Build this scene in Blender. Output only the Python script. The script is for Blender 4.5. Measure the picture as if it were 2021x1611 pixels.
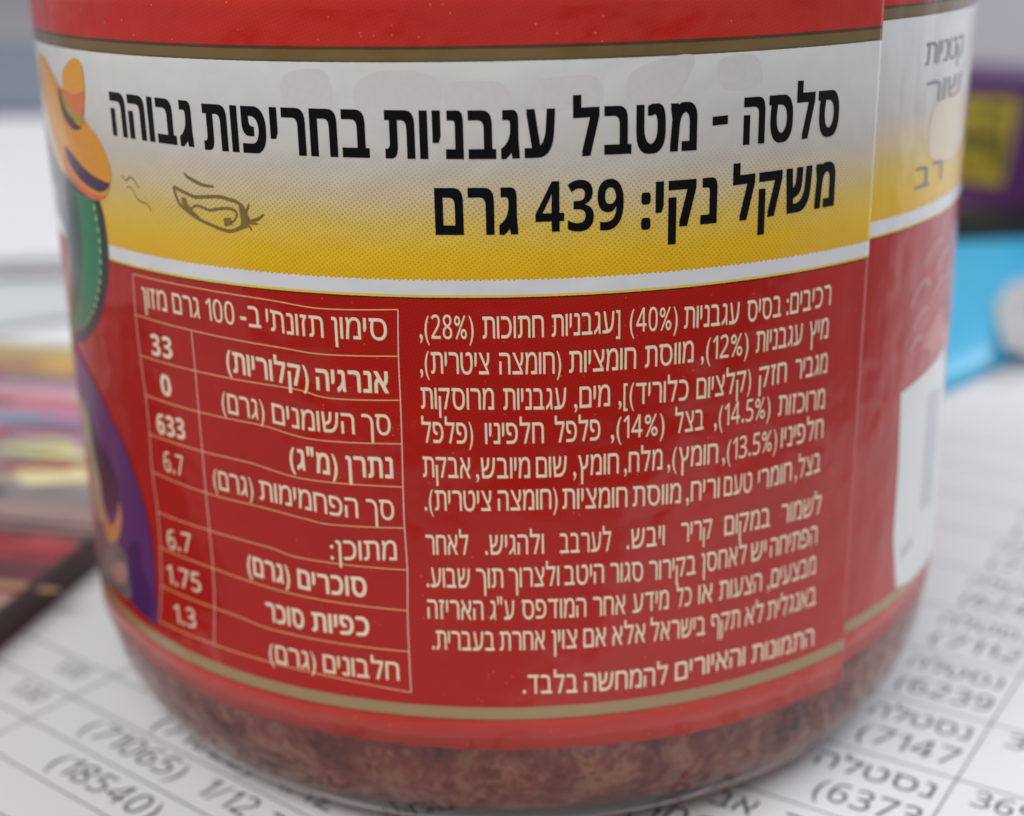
import bpy, bmesh, math, random
import numpy as np
from mathutils import Vector, Matrix, geometry

MM = 0.001
random.seed(7)
scene = bpy.context.scene
for o in list(bpy.data.objects):
    bpy.data.objects.remove(o, do_unlink=True)

# ------------------------------------------------------------------ camera
cam_d = bpy.data.cameras.new('camera')
cam = bpy.data.objects.new('camera', cam_d)
scene.collection.objects.link(cam)
scene.camera = cam
PITCH, YAW, ROLL = 0.332, -0.0004, -0.02
fw = Vector((math.sin(YAW)*math.cos(PITCH), math.cos(YAW)*math.cos(PITCH), -math.sin(PITCH)))
rt = Vector((math.cos(YAW), -math.sin(YAW), 0)); up = rt.cross(fw)
r2 = rt*math.cos(ROLL)+up*math.sin(ROLL); u2 = -rt*math.sin(ROLL)+up*math.cos(ROLL)
M = Matrix((r2, u2, -fw)).transposed().to_4x4()
M.translation = Vector((0, -0.1457947, 0.0406676))
cam.matrix_world = M
cam_d.sensor_width = 36
cam_d.lens = 2843.4/2021*36
cam_d.clip_start = 0.005
cam_d.clip_end = 50
cam_d.dof.use_dof = True
cam_d.dof.focus_distance = 0.1045
cam_d.dof.aperture_fstop = cam_d.lens/2.6

# ------------------------------------------------------------------ light
world = bpy.data.worlds.new("World"); scene.world = world; world.use_nodes = True
bg = world.node_tree.nodes['Background']
bg.inputs[0].default_value = (0.86, 0.86, 0.90, 1); bg.inputs[1].default_value = 0.40
def area(name, loc, target, sx, sy, power, col):
    l = bpy.data.lights.new(name, 'AREA'); l.shape = 'RECTANGLE'; l.size = sx; l.size_y = sy; l.energy = power; l.color = col
    o = bpy.data.objects.new(name, l); scene.collection.objects.link(o)
    o.location = loc; o.rotation_euler = (Vector(target)-Vector(loc)).to_track_quat('-Z', 'Y').to_euler()
    return o
area('ceiling_panel', (-0.5, -0.72, 1.12), (0, 0, 0), 1.2, 0.7, 13.0, (1.0, 0.98, 0.92))
area('window_light', (1.5, 1.0, 0.9), (0, 0, 0), 1.2, 1.0, 28.0, (0.86, 0.93, 1.0))
scene.view_settings.view_transform = 'Standard'
scene.view_settings.look = 'None'
scene.view_settings.exposure = 0.07
scene.view_settings.gamma = 1

# ------------------------------------------------------------------ print layout: arc length round the jar and height, both in mm
LINES = [([('(28%),', -6.75, -2.75), ('חתוכות', -2.08, 2.39), ('[עגבניות', 2.99, 8.07), ('(40%)', 8.81, 12.55), ('עגבניות', 13.08, 17.7), ('בסיס', 18.42, 21.52), ('רכיבים:', 22.06, 26.66)], [(-6.75, 10.99), (-6.06, 11.02), (2.39, 11.06), (7.19, 11.12), (12.71, 10.97), (17.75, 10.83), (22.06, 10.87), (26.6, 10.96), (26.66, 10.96)], 'small'), ([('ציטרית),', -6.82, -1.66), ('(חומצה', -0.91, 3.64), ('חומציות', 4.25, 9.31), ('מווסת', 10.02, 13.89), ('(12%),', 14.52, 18.62), ('עגבניות', 19.31, 23.79), ('מיץ', 24.53, 26.57)], [(-6.82, 8.29), (-5.14, 8.33), (3.0, 8.22), (9.31, 8.21), (13.89, 8.27), (19.36, 8.27), (26.46, 8.29), (26.57, 8.29)], 'small'), ([('מרוסקות', -6.85, -1.39), ('עגבניות', -0.67, 4.0), ('מים,', 4.61, 7.32), ('כלוריד)],', 7.99, 13.54), ('(קלציום', 14.22, 18.97), ('חזק', 19.72, 22.36), ('מגביר', 23.23, 26.67)], [(-6.85, 5.54), (-1.42, 5.52), (3.93, 5.4), (7.01, 5.44), (15.21, 5.23), (22.26, 5.42), (26.5, 5.38), (26.67, 5.38)], 'small'), ([('(פלפל', -6.89, -3.02), ('חלפיניו', -2.1, 2.29), ('פלפל', 3.14, 6.58), ('(14%),', 7.41, 11.63), ('בצל', 12.51, 14.88), ('(14.5%),', 15.8, 20.9), ('מרוכזות', 21.7, 26.6)], [(-6.89, 2.82), (-6.65, 2.83), (2.29, 2.76), (6.51, 2.76), (12.63, 2.69), (20.56, 2.78), (26.43, 2.4), (26.6, 2.39)], 'small'), ([('אבקת', -6.92, -3.29), ('מיובש,', -2.86, 1.22), ('שום', 1.68, 4.0), ('חומץ,', 4.51, 8.02), ('מלח,', 8.46, 11.51), ('חומץ),', 11.93, 16.21), ('(13.5%),', 16.61, 21.69), ('חלפיניו', 22.1, 26.61)], [(-6.92, 0.02), (-6.88, 0.02), (4.0, -0.03), (11.47, -0.12), (16.16, -0.27), (22.3, -0.06), (26.5, -0.13), (26.61, -0.13)], 'small'), ([('ציטרית).', -6.91, -1.77), ('(חומצה', -1.26, 3.28), ('חומציות', 3.67, 8.72), ('מווסת', 9.17, 13.09), ('וריח,', 13.56, 16.43), ('טעם', 16.84, 19.42), ('חומרי', 20.0, 23.35), ('בצל,', 23.73, 26.47)], [(-6.91, -2.76), (-6.23, -2.72), (2.7, -2.64), (8.68, -2.92), (13.09, -3.13), (19.42, -3.25), (26.47, -3.04)], 'small'), ([('לאחר', -6.94, -3.63), ('ולהגיש.', -2.33, 2.19), ('לערבב', 3.45, 7.44), ('ויבש.', 8.7, 11.79), ('קריר', 13.2, 15.86), ('במקום', 17.0, 21.31), ('לשמור', 22.5, 26.87)], [(-6.94, -6.47), (-3.71, -6.36), (2.23, -6.36), (7.32, -6.5), (11.74, -6.51), (15.72, -6.58), (21.21, -6.66), (26.75, -6.88), (26.87, -6.89)], 'small'), ([('שבוע.', -7.0, -3.59), ('תוך', -3.07, -1.01), ('ולצרוך', -0.57, 3.35), ('היטב', 3.78, 6.88), ('סגור', 7.41, 10.05), ('בקירור', 10.56, 14.5), ('לאחסן', 15.03, 19.14), ('יש', 19.58, 21.08), ('הפתיחה', 21.49, 26.58)], [(-7.0, -9.26), (-6.72, -9.25), (3.31, -9.14), (6.88, -9.2), (11.66, -9.48), (19.0, -9.44), (26.52, -9.52), (26.58, -9.52)], 'small'), ([('האריזה', -7.03, -2.62), ('ע"ג', -2.07, -0.19), ('המודפס', 0.41, 5.46), ('אחר', 6.03, 8.62), ('מידע', 9.24, 12.23), ('כל', 12.92, 14.2), ('או', 14.83, 16.06), ('הצעות', 16.71, 20.76), ('מבצעים,', 21.38, 26.59)], [(-7.03, -12.01), (2.04, -11.94), (8.62, -12.09), (12.18, -12.15), (20.76, -12.3), (26.53, -12.26), (26.59, -12.26)], 'small'), ([('בעברית.', -6.76, -1.81), ('אחרת', -1.37, 2.17), ('צוין', 2.73, 4.72), ('אם', 5.25, 7.06), ('אלא', 7.59, 10.29), ('בישראל', 10.76, 15.5), ('תקף', 16.06, 18.73), ('לא', 19.27, 21.05), ('באנגלית', 21.51, 26.8)], [(-6.76, -14.73), (-6.35, -14.71), (2.13, -14.68), (10.16, -14.82), (15.5, -15.07), (20.79, -15.17), (26.67, -15.18), (26.8, -15.19)], 'small'), ([('בלבד.', 0.38, 4.74), ('להמחשה', 5.32, 12.25), ('והאיורים', 12.92, 19.36), ('התמונות', 20.07, 26.83)], [(0.38, -18.59), (0.82, -18.59), (4.7, -18.73), (11.29, -18.91), (16.92, -18.63), (26.76, -19.1), (26.83, -19.11)], 'small'), ([('מזון', -32.52, -29.4), ('גרם', -28.66, -25.68), ('100', -24.93, -22.12), ('ב-', -21.53, -19.64), ('תזונתי', -19.13, -14.27), ('סימון', -13.56, -9.23)], [(-32.52, 10.97), (-32.24, 10.98), (-28.48, 11.06), (-22.82, 10.96), (-19.77, 10.98), (-17.44, 10.73), (-14.48, 10.7), (-9.31, 10.8), (-9.23, 10.8)], 'table'), ([('(קלוריות)', -23.28, -15.79), ('אנרגיה', -15.14, -9.31)], [(-23.28, 7.1), (-22.67, 7.08), (-16.7, 6.69), (-14.76, 6.51), (-9.31, 6.68)], 'tbold'), ([('(גרם)', -24.14, -19.99), ('השומנים', -19.24, -12.2), ('סך', -11.58, -9.31)], [(-24.14, 3.55), (-23.61, 3.54), (-20.13, 3.42), (-16.52, 3.12), (-12.2, 3.17), (-9.31, 3.32)], 'table'), ([('(מ"ג)', -17.95, -13.81), ('נתרן', -13.08, -9.28)], [(-17.95, -0.19), (-17.54, -0.2), (-14.02, -0.38), (-9.28, -0.19)], 'tbold'), ([('(גרם)', -25.86, -21.7), ('הפחמימות', -21.05, -12.31), ('סך', -11.6, -9.37)], [(-25.86, -3.32), (-25.46, -3.32), (-22.0, -3.36), (-17.8, -3.5), (-13.94, -3.82), (-9.37, -3.7)], 'table'), ([('מתוכן:', -14.89, -9.32)], [(-14.89, -7.64), (-14.18, -7.55), (-9.32, -7.1)], 'table'), ([('(גרם)', -22.95, -18.79), ('סוכרים', -18.03, -11.97)], [(-22.95, -10.31), (-22.32, -10.33), (-19.17, -10.52), (-15.95, -10.74), (-11.97, -10.52)], 'tbold'), ([('סוכר', -21.39, -17.74), ('כפיות', -16.99, -11.95)], [(-21.39, -14.24), (-20.73, -14.23), (-16.99, -14.28), (-11.95, -14.03)], 'tbold'), ([('(גרם)', -21.43, -16.92), ('חלבונים', -16.22, -9.61)], [(-21.43, -18.04), (-20.86, -18.02), (-17.11, -17.98), (-13.3, -17.89), (-9.61, -17.8)], 'table')]
TEXT = [('סלסה', 17.53, 26.46, [(17.53, 24.41), (25.87, 24.39), (26.46, 24.38)], 'title'), ('-', 14.99, 16.22, [(14.99, 24.6), (16.22, 24.58)], 'title'), ('מטבל', 4.63, 13.78, [(4.63, 24.32), (5.18, 24.34), (6.86, 24.38), (12.95, 24.33), (13.78, 24.32)], 'title'), ('עגבניות', -8.68, 3.37, [(-8.68, 24.38), (-0.42, 24.32), (1.72, 24.34), (3.37, 24.35)], 'title'), ('בחריפות', -23.56, -9.84, [(-23.56, 24.45), (-14.95, 24.42), (-9.84, 24.4)], 'title'), ('גבוהה', -34.27, -24.6, [(-34.27, 24.73), (-33.68, 24.73), (-24.6, 24.57)], 'title'), ('משקל', 16.8, 26.44, [(16.8, 18.82), (17.27, 18.84), (26.0, 18.99), (26.44, 18.98)], 'title'), ('נקי:', 9.59, 15.53, [(9.59, 18.84), (9.93, 18.85), (15.36, 18.87), (15.53, 18.87)], 'title'), ('439', 1.9, 8.29, [(1.9, 18.88), (3.32, 18.89), (7.99, 18.86), (8.29, 18.85)], 'title'), ('גרם', -5.28, 0.66, [(-5.28, 18.91), (0.56, 18.9), (0.66, 18.9)], 'title'), ('33', -32.01, -29.3, [(-32.01, 7.0), (-29.3, 7.1)], 'tbold'), ('0', -31.24, -29.92, [(-31.24, 3.75), (-29.92, 3.75)], 'tbold'), ('633', -32.39, -28.71, [(-32.39, 0.09), (-28.71, 0.31)], 'tbold'), ('6.7', -31.93, -29.37, [(-31.93, -3.16), (-29.37, -3.05)], 'table'), ('6.7', -32.62, -29.38, [(-32.62, -10.48), (-29.38, -10.04)], 'table'), ('1.75', -33.18, -28.63, [(-33.18, -13.93), (-28.63, -13.52)], 'table'), ('1.3', -32.73, -29.78, [(-32.73, -17.6), (-29.78, -17.24)], 'table')]
ROWS = [[(-33.57, 13.51), (-25.6, 13.46), (-18.79, 13.27), (-14.32, 12.95), (-8.3, 13.17)], [(-33.84, 10.07), (-26.77, 9.9), (-18.34, 9.6), (-14.57, 9.38), (-8.43, 9.58)], [(-33.81, 6.61), (-26.75, 6.55), (-22.73, 6.49), (-17.03, 6.37), (-14.08, 5.92), (-8.43, 6.12)], [(-33.62, 3.17), (-26.79, 3.08), (-23.66, 3.06), (-20.03, 2.98), (-15.78, 2.41), (-8.47, 2.63)], [(-33.64, -0.29), (-26.81, -0.32), (-21.71, -0.39), (-16.83, -1.0), (-8.55, -0.9)], [(-33.87, -3.74), (-26.86, -3.97), (-21.16, -4.05), (-17.09, -4.4), (-14.77, -4.61), (-8.58, -4.33)], [(-33.68, -7.42), (-26.86, -7.33), (-20.63, -7.5), (-17.68, -7.92), (-8.5, -7.91)], [(-33.87, -10.76), (-26.87, -10.79), (-22.75, -11.02), (-17.61, -11.33), (-8.65, -11.45)], [(-34.39, -14.61), (-27.14, -14.54), (-24.04, -14.67), (-20.44, -15.0), (-8.69, -15.1)], [(-35.42, -18.44), (-27.65, -18.15), (-16.47, -18.23), (-8.68, -18.78)]]
COLS = [[(-8.3, 13.17), (-8.43, 9.58), (-8.43, 6.12), (-8.47, 2.63), (-8.55, -0.9), (-8.58, -4.33), (-8.5, -7.91), (-8.65, -11.45), (-8.69, -15.1), (-8.68, -18.78)], [(-33.57, 13.51), (-33.84, 10.07), (-33.81, 6.61), (-33.62, 3.17), (-33.64, -0.29), (-33.87, -3.74), (-33.68, -7.42), (-33.87, -10.76), (-34.39, -14.61), (-35.42, -18.44)], [(-26.77, 9.9), (-26.75, 6.55), (-26.79, 3.08), (-26.81, -0.32), (-26.86, -3.97), (-26.86, -7.33), (-26.87, -10.79), (-27.14, -14.54), (-27.65, -18.15)]]
PEPPER = [[(-25.92, 22.4), (-25.63, 22.14), (-25.01, 21.9), (-24.15, 21.65), (-23.05, 21.58)], [(-27.24, 21.24), (-26.71, 21.09), (-25.93, 20.87), (-25.04, 20.66), (-23.75, 20.77), (-22.52, 20.86), (-21.7, 20.73), (-21.02, 20.6), (-20.48, 20.26), (-20.29, 19.8), (-20.39, 19.22), (-20.74, 18.72), (-21.35, 18.43), (-21.96, 18.3), (-22.79, 18.42), (-23.75, 18.66), (-24.98, 19.03), (-25.85, 19.44), (-26.6, 19.85), (-26.99, 20.39), (-27.24, 21.24)], [(-26.25, 20.46), (-26.11, 20.09), (-25.63, 19.71), (-24.99, 20.0), (-24.36, 19.92), (-23.62, 19.77), (-22.62, 19.96), (-21.66, 20.04), (-21.09, 19.83), (-21.13, 19.45), (-21.52, 19.04), (-22.26, 18.79)], [(-20.36, 19.13), (-19.66, 19.28), (-19.09, 19.47), (-18.62, 19.82)], [(-20.38, 19.41), (-20.17, 19.9), (-19.87, 20.49)], [(-20.26, 18.95), (-19.94, 18.78), (-19.83, 18.51)], [(-20.47, 19.12), (-19.24, 19.06)]]
BLOBS = [[(-26.51, 20.53), (-25.98, 20.49), (-25.9, 20.07), (-25.43, 19.61), (-24.7, 19.16), (-25.34, 19.23), (-26.34, 19.78)], [(-20.81, 20.33), (-20.37, 20.17), (-19.91, 19.48), (-20.16, 18.77), (-20.84, 18.47), (-20.69, 19.2)], [(-22.33, 19.26), (-21.61, 19.36), (-21.54, 18.85), (-22.28, 18.66)]]
SQUIG = [[(-33.83, 21.38), (-33.47, 21.36), (-33.16, 21.11), (-32.77, 21.35), (-32.4, 21.47), (-31.94, 21.24), (-31.67, 20.87), (-31.36, 20.79)], [(-33.09, 20.56), (-32.64, 20.71), (-32.31, 20.45), (-31.99, 19.99), (-31.54, 19.7), (-30.75, 19.59), (-30.32, 19.32), (-30.19, 18.99)]]
ART = {'badge_dark': [(-45.54, 19.4), (-41.83, 19.73), (-38.31, 19.28), (-37.44, 18.31), (-37.16, 16.71), (-37.17, 14.68), (-37.75, 12.72), (-38.76, 10.65), (-40.37, 8.6), (-42.91, 6.67), (-46.07, 5.12), (-49.91, 3.95), (-52.87, 3.49), (-46.22, 13.11)], 'badge_green': [(-43.48, 18.94), (-41.81, 18.99), (-38.86, 18.75), (-38.41, 17.26), (-38.39, 15.42), (-38.99, 13.08), (-40.14, 10.77), (-42.0, 8.65), (-44.65, 6.88), (-48.36, 5.59), (-49.69, 5.47), (-46.06, 10.17), (-44.55, 13.42), (-43.82, 16.43)], 'badge_shade': [(-44.45, 18.8), (-42.67, 18.5), (-42.54, 16.64), (-42.91, 14.1), (-44.0, 11.58), (-46.45, 8.49), (-49.15, 6.64), (-48.32, 9.7)], 'banner_dark': [(-54.65, 23.39), (-53.35, 22.77), (-49.22, 21.37), (-47.35, 20.48), (-44.56, 20.1), (-42.73, 19.42), (-43.5, 16.49), (-44.55, 13.42), (-45.81, 13.19), (-46.74, 12.03), (-47.47, 13.87), (-49.12, 15.94), (-50.7, 16.26), (-49.54, 18.22), (-53.24, 18.83), (-54.44, 20.65)], 'banner_white': [(-54.45, 27.31), (-54.81, 26.5), (-53.37, 23.55), (-50.22, 21.62), (-48.66, 19.52), (-48.05, 18.46), (-49.14, 16.72), (-46.93, 16.5), (-45.56, 15.38), (-45.78, 13.59), (-47.06, 13.35), (-47.98, 14.56), (-49.43, 15.49), (-54.67, 15.77), (-54.51, 17.42), (-54.44, 20.64)], 'hat_brim': [(-50.47, 29.82), (-47.77, 29.71), (-45.77, 28.9), (-43.93, 27.79), (-41.02, 26.87), (-39.12, 25.63), (-37.89, 24.86), (-36.89, 24.26), (-35.88, 23.13), (-35.33, 21.96), (-35.4, 20.98), (-36.05, 19.93), (-36.82, 19.29), (-38.18, 18.97), (-40.07, 19.14), (-42.34, 19.75), (-44.92, 20.81), (-47.15, 22.4), (-49.27, 24.41), (-51.33, 26.65)], 'hat_light': [(-50.12, 29.75), (-48.44, 29.42), (-46.82, 28.36), (-45.23, 27.04), (-44.0, 25.34), (-43.51, 24.3), (-42.86, 23.28), (-42.51, 22.4), (-44.27, 22.38), (-46.11, 23.65), (-47.79, 25.14), (-49.8, 26.8)], 'hat_red': [(-45.13, 21.9), (-44.16, 21.09), (-42.46, 20.2), (-40.6, 19.71), (-39.1, 19.45), (-37.87, 19.43), (-36.7, 19.49), (-36.99, 19.24), (-38.39, 18.94), (-40.1, 19.04), (-42.41, 19.56), (-45.05, 20.51)], 'hat_band': [(-44.11, 22.77), (-42.54, 22.31), (-40.74, 21.61), (-39.28, 21.15), (-37.91, 20.87), (-36.43, 20.69), (-35.66, 20.6), (-36.28, 20.04), (-37.6, 19.7), (-39.0, 19.83), (-40.48, 20.09), (-42.29, 20.69), (-43.84, 21.6)], 'hat_crown': [(-42.72, 28.68), (-41.65, 29.47), (-40.4, 30.04), (-39.32, 30.24), (-38.64, 30.09), (-38.15, 29.53), (-38.1, 28.5), (-38.39, 27.09), (-39.12, 25.63), (-40.55, 25.32), (-42.1, 25.89), (-42.75, 27.08)], 'hat_crown_red': [(-42.79, 27.43), (-40.87, 27.33), (-39.47, 27.44), (-38.31, 27.71), (-38.57, 26.73), (-39.12, 25.63), (-40.52, 25.41), (-42.1, 25.89)], 'hat_brim_dark': [(-44.14, 27.59), (-43.34, 27.03), (-42.81, 26.18), (-41.49, 25.41), (-40.45, 24.88), (-39.57, 24.79), (-40.35, 24.45), (-41.57, 24.41), (-43.0, 24.9), (-43.9, 25.9)], 'hat_green': [(-43.43, 27.56), (-42.54, 26.92), (-41.51, 26.12), (-40.2, 25.71), (-38.95, 25.47), (-39.3, 25.0), (-40.58, 25.23), (-42.2, 25.61), (-43.13, 26.51)], 'fig_purple': [(-51.9, 3.22), (-47.8, 3.24), (-43.96, 1.97), (-42.05, 0.83), (-40.06, -0.89), (-37.95, -2.97), (-36.4, -5.82), (-35.65, -7.66), (-35.19, -10.02), (-35.08, -12.3), (-35.29, -15.35), (-35.82, -18.79), (-37.72, -18.83), (-40.79, -18.44), (-45.66, -19.03), (-53.1, -20.08), (-49.66, -11.69), (-48.2, -4.54), (-52.09, -1.38)], 'fig_dark': [(-47.18, -3.36), (-45.42, -3.67), (-42.15, -4.8), (-40.58, -6.43), (-40.81, -8.19), (-42.73, -10.33), (-44.61, -10.55), (-45.23, -8.57), (-46.65, -6.65)], 'fig_dark2': [(-41.73, -14.36), (-38.7, -11.78), (-37.45, -11.79), (-37.51, -13.95), (-36.28, -15.69), (-36.89, -18.74), (-40.79, -18.44), (-42.05, -17.36)], 'fig_cream': [(-54.49, -1.66), (-48.54, -1.62), (-47.18, -3.36), (-46.68, -4.92), (-45.76, -7.23), (-45.92, -10.34), (-46.27, -12.69), (-48.79, -13.87), (-49.66, -11.69), (-49.74, -7.23), (-52.02, -4.88)], 'fig_grey': [(-50.6, -14.11), (-46.1, -12.63), (-42.44, -13.07), (-40.61, -13.95), (-40.57, -15.7), (-40.72, -18.2), (-45.66, -19.03), (-54.7, -20.78), (-54.87, -17.95)], 'fig_flame': [(-45.92, -10.34), (-44.89, -11.3), (-43.52, -11.92), (-41.6, -10.17), (-40.77, -8.61), (-40.63, -10.27), (-42.0, -12.48), (-44.14, -13.8), (-46.08, -13.52)], 'fig_pink': [(-44.7, -16.37), (-41.87, -14.85), (-40.72, -15.31), (-41.98, -17.11), (-44.48, -17.64)]}
DOTS = [(-38.69, 18.28), (-38.55, 17.39), (-38.41, 16.45), (-38.39, 15.57), (-38.5, 14.66), (-38.65, 13.73), (-38.92, 12.82), (-39.29, 11.92), (-39.74, 11.08), (-40.28, 10.26), (-40.93, 9.5), (-41.7, 8.75), (-42.55, 8.1), (-43.57, 7.44), (-44.65, 6.88), (-45.99, 6.32), (-47.61, 5.79), (-48.97, 5.4)]
RTEXT = [('קטניות', (37.93, 28.3), (47.42, 30.05)), ('שור', (38.46, 25.18), (47.74, 26.67)), ('רב', (37.64, 18.41), (43.6, 19.53))]
RWHITE = [(37.78, 0.94), (40.13, 1.14), (43.01, 1.39), (46.78, 1.68), (50.52, 2.01), (55.28, -9.79), (54.63, -16.05), (54.92, -20.16), (47.08, -19.39), (43.0, -18.95), (39.8, -18.27), (38.4, -12.88), (38.37, -6.02)]
RPINK = [[(37.55, 1.92), (39.73, 3.38), (42.57, 3.39), (45.0, 2.94), (42.83, 2.19), (40.0, 1.83)], [(39.3, 5.86), (41.82, 6.91), (47.65, 6.24), (49.94, 3.15), (42.19, 5.16)]]
RPALE = [(39.96, 21.15), (40.03, 24.36), (42.81, 25.47), (46.74, 25.77), (50.1, 21.6), (47.58, 20.05), (42.97, 20.17)]
RGOLDedge = [(31.19, 32.43), (39.25, 33.09), (31.17, 16.03), (44.1, 16.51), (31.97, -18.74)]
GHOST = [[(-10.73, 29.28), (-8.46, 30.33), (-5.23, 29.98), (-4.58, 28.24), (-6.43, 27.02), (-10.1, 27.18)], [(-4.01, 29.35), (-0.31, 29.4), (-0.0, 27.14), (-3.73, 27.01)], [(1.8, 29.35), (4.27, 29.8), (6.41, 29.56), (6.41, 27.82), (2.13, 27.61)], [(8.59, 29.65), (10.8, 30.67), (13.47, 30.76), (11.98, 28.1), (8.97, 27.72)], [(15.46, 30.38), (18.35, 30.58), (18.87, 28.59), (15.93, 28.42)], [(-16.16, 29.91), (-12.95, 30.31), (-12.74, 27.67), (-15.93, 27.6)]]

# ------------------------------------------------------------------ helpers
def coll(o): scene.collection.objects.link(o); return o
def tag(o, label=None, cat=None, group=None, kind=None):
    if label: o['label'] = label
    if cat: o['category'] = cat
    if group: o['group'] = group
    if kind: o['kind'] = kind
    return o
def empty(name, loc=(0, 0, 0), rz=0):
    o = coll(bpy.data.objects.new(name, None)); o.location = loc; o.rotation_euler = (0, 0, rz); o.empty_display_size = .01
    return o
def link_mesh(name, verts, faces, mat, parent=None, smooth=False):
    me = bpy.data.meshes.new(name); me.from_pydata([tuple(v) for v in verts], [], faces); me.update()
    if smooth: me.polygons.foreach_set('use_smooth', [True]*len(me.polygons))
    o = coll(bpy.data.objects.new(name, me))
    if mat: me.materials.append(mat)
    if parent: o.parent = parent
    return o
class Nodes:
    def __init__(s, name, rough=.5, ior=1.5):
        s.m = bpy.data.materials.new(name); s.m.use_nodes = True; s.nt = s.m.node_tree
        s.b = s.nt.nodes['Principled BSDF']; s.b.inputs['Roughness'].default_value = rough; s.b.inputs['IOR'].default_value = ior
    def n(s, t, **k):
        x = s.nt.nodes.new(t)
        for a, v in k.items(): setattr(x, a, v)
        return x
    def l(s, a, b): s.nt.links.new(a, b)
    def math(s, op, a, b=None, c=None):
        x = s.n('ShaderNodeMath', operation=op)
        for i, v in enumerate((a, b, c)):
            if v is None: continue
            if isinstance(v, (int, float)): x.inputs[i].default_value = v
            else: s.l(v, x.inputs[i])
        return x.outputs[0]
    def mix(s, f, a, b, mode='MIX'):
        x = s.n('ShaderNodeMix', data_type='RGBA', blend_type=mode)
        for i, v in ((0, f), (6, a), (7, b)):
            if isinstance(v, (int, float)): x.inputs[i].default_value = v
            elif isinstance(v, tuple): x.inputs[i].default_value = (*v, 1) if len(v) == 3 else v
            else: s.l(v, x.inputs[i])
        return x.outputs[2]
    def noise(s, vec, scale, detail=3, rough=.5):
        x = s.n('ShaderNodeTexNoise'); x.inputs['Scale'].default_value = scale; x.inputs['Detail'].default_value = detail
        x.inputs['Roughness'].default_value = rough
        if vec is not None: s.l(vec, x.inputs['Vector'])
        return x
    def ramp(s, f, stops, interp='LINEAR'):
        x = s.n('ShaderNodeValToRGB'); cr = x.color_ramp; cr.interpolation = interp
        while len(cr.elements) < len(stops): cr.elements.new(.5)
        for e, (p, c) in zip(cr.elements, stops): e.position = p; e.color = (*c, 1)
        s.l(f, x.inputs[0]); return x.outputs[0]
    def bump(s, h, strength, dist):
        x = s.n('ShaderNodeBump'); x.inputs['Strength'].default_value = strength; x.inputs['Distance'].default_value = dist
        s.l(h, x.inputs['Height']); s.l(x.outputs[0], s.b.inputs['Normal'])
def lin(r, g, b):
    f = lambda c: (c/255/12.92) if c/255 <= .04045 else ((c/255+.055)/1.055)**2.4
    return (f(r), f(g), f(b))
def plain(name, col, rough=.5, var=.08, scale=300, ior=1.5):
    m = Nodes(name, rough, ior); tc = m.n('ShaderNodeTexCoord')
    nz = m.noise(tc.outputs['Object'], scale, 4)
    c = m.mix(nz.outputs[0], tuple(x*(1-var) for x in col), tuple(min(1, x*(1+var)) for x in col))
    m.l(c, m.b.inputs['Base Color']); return m.m

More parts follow.
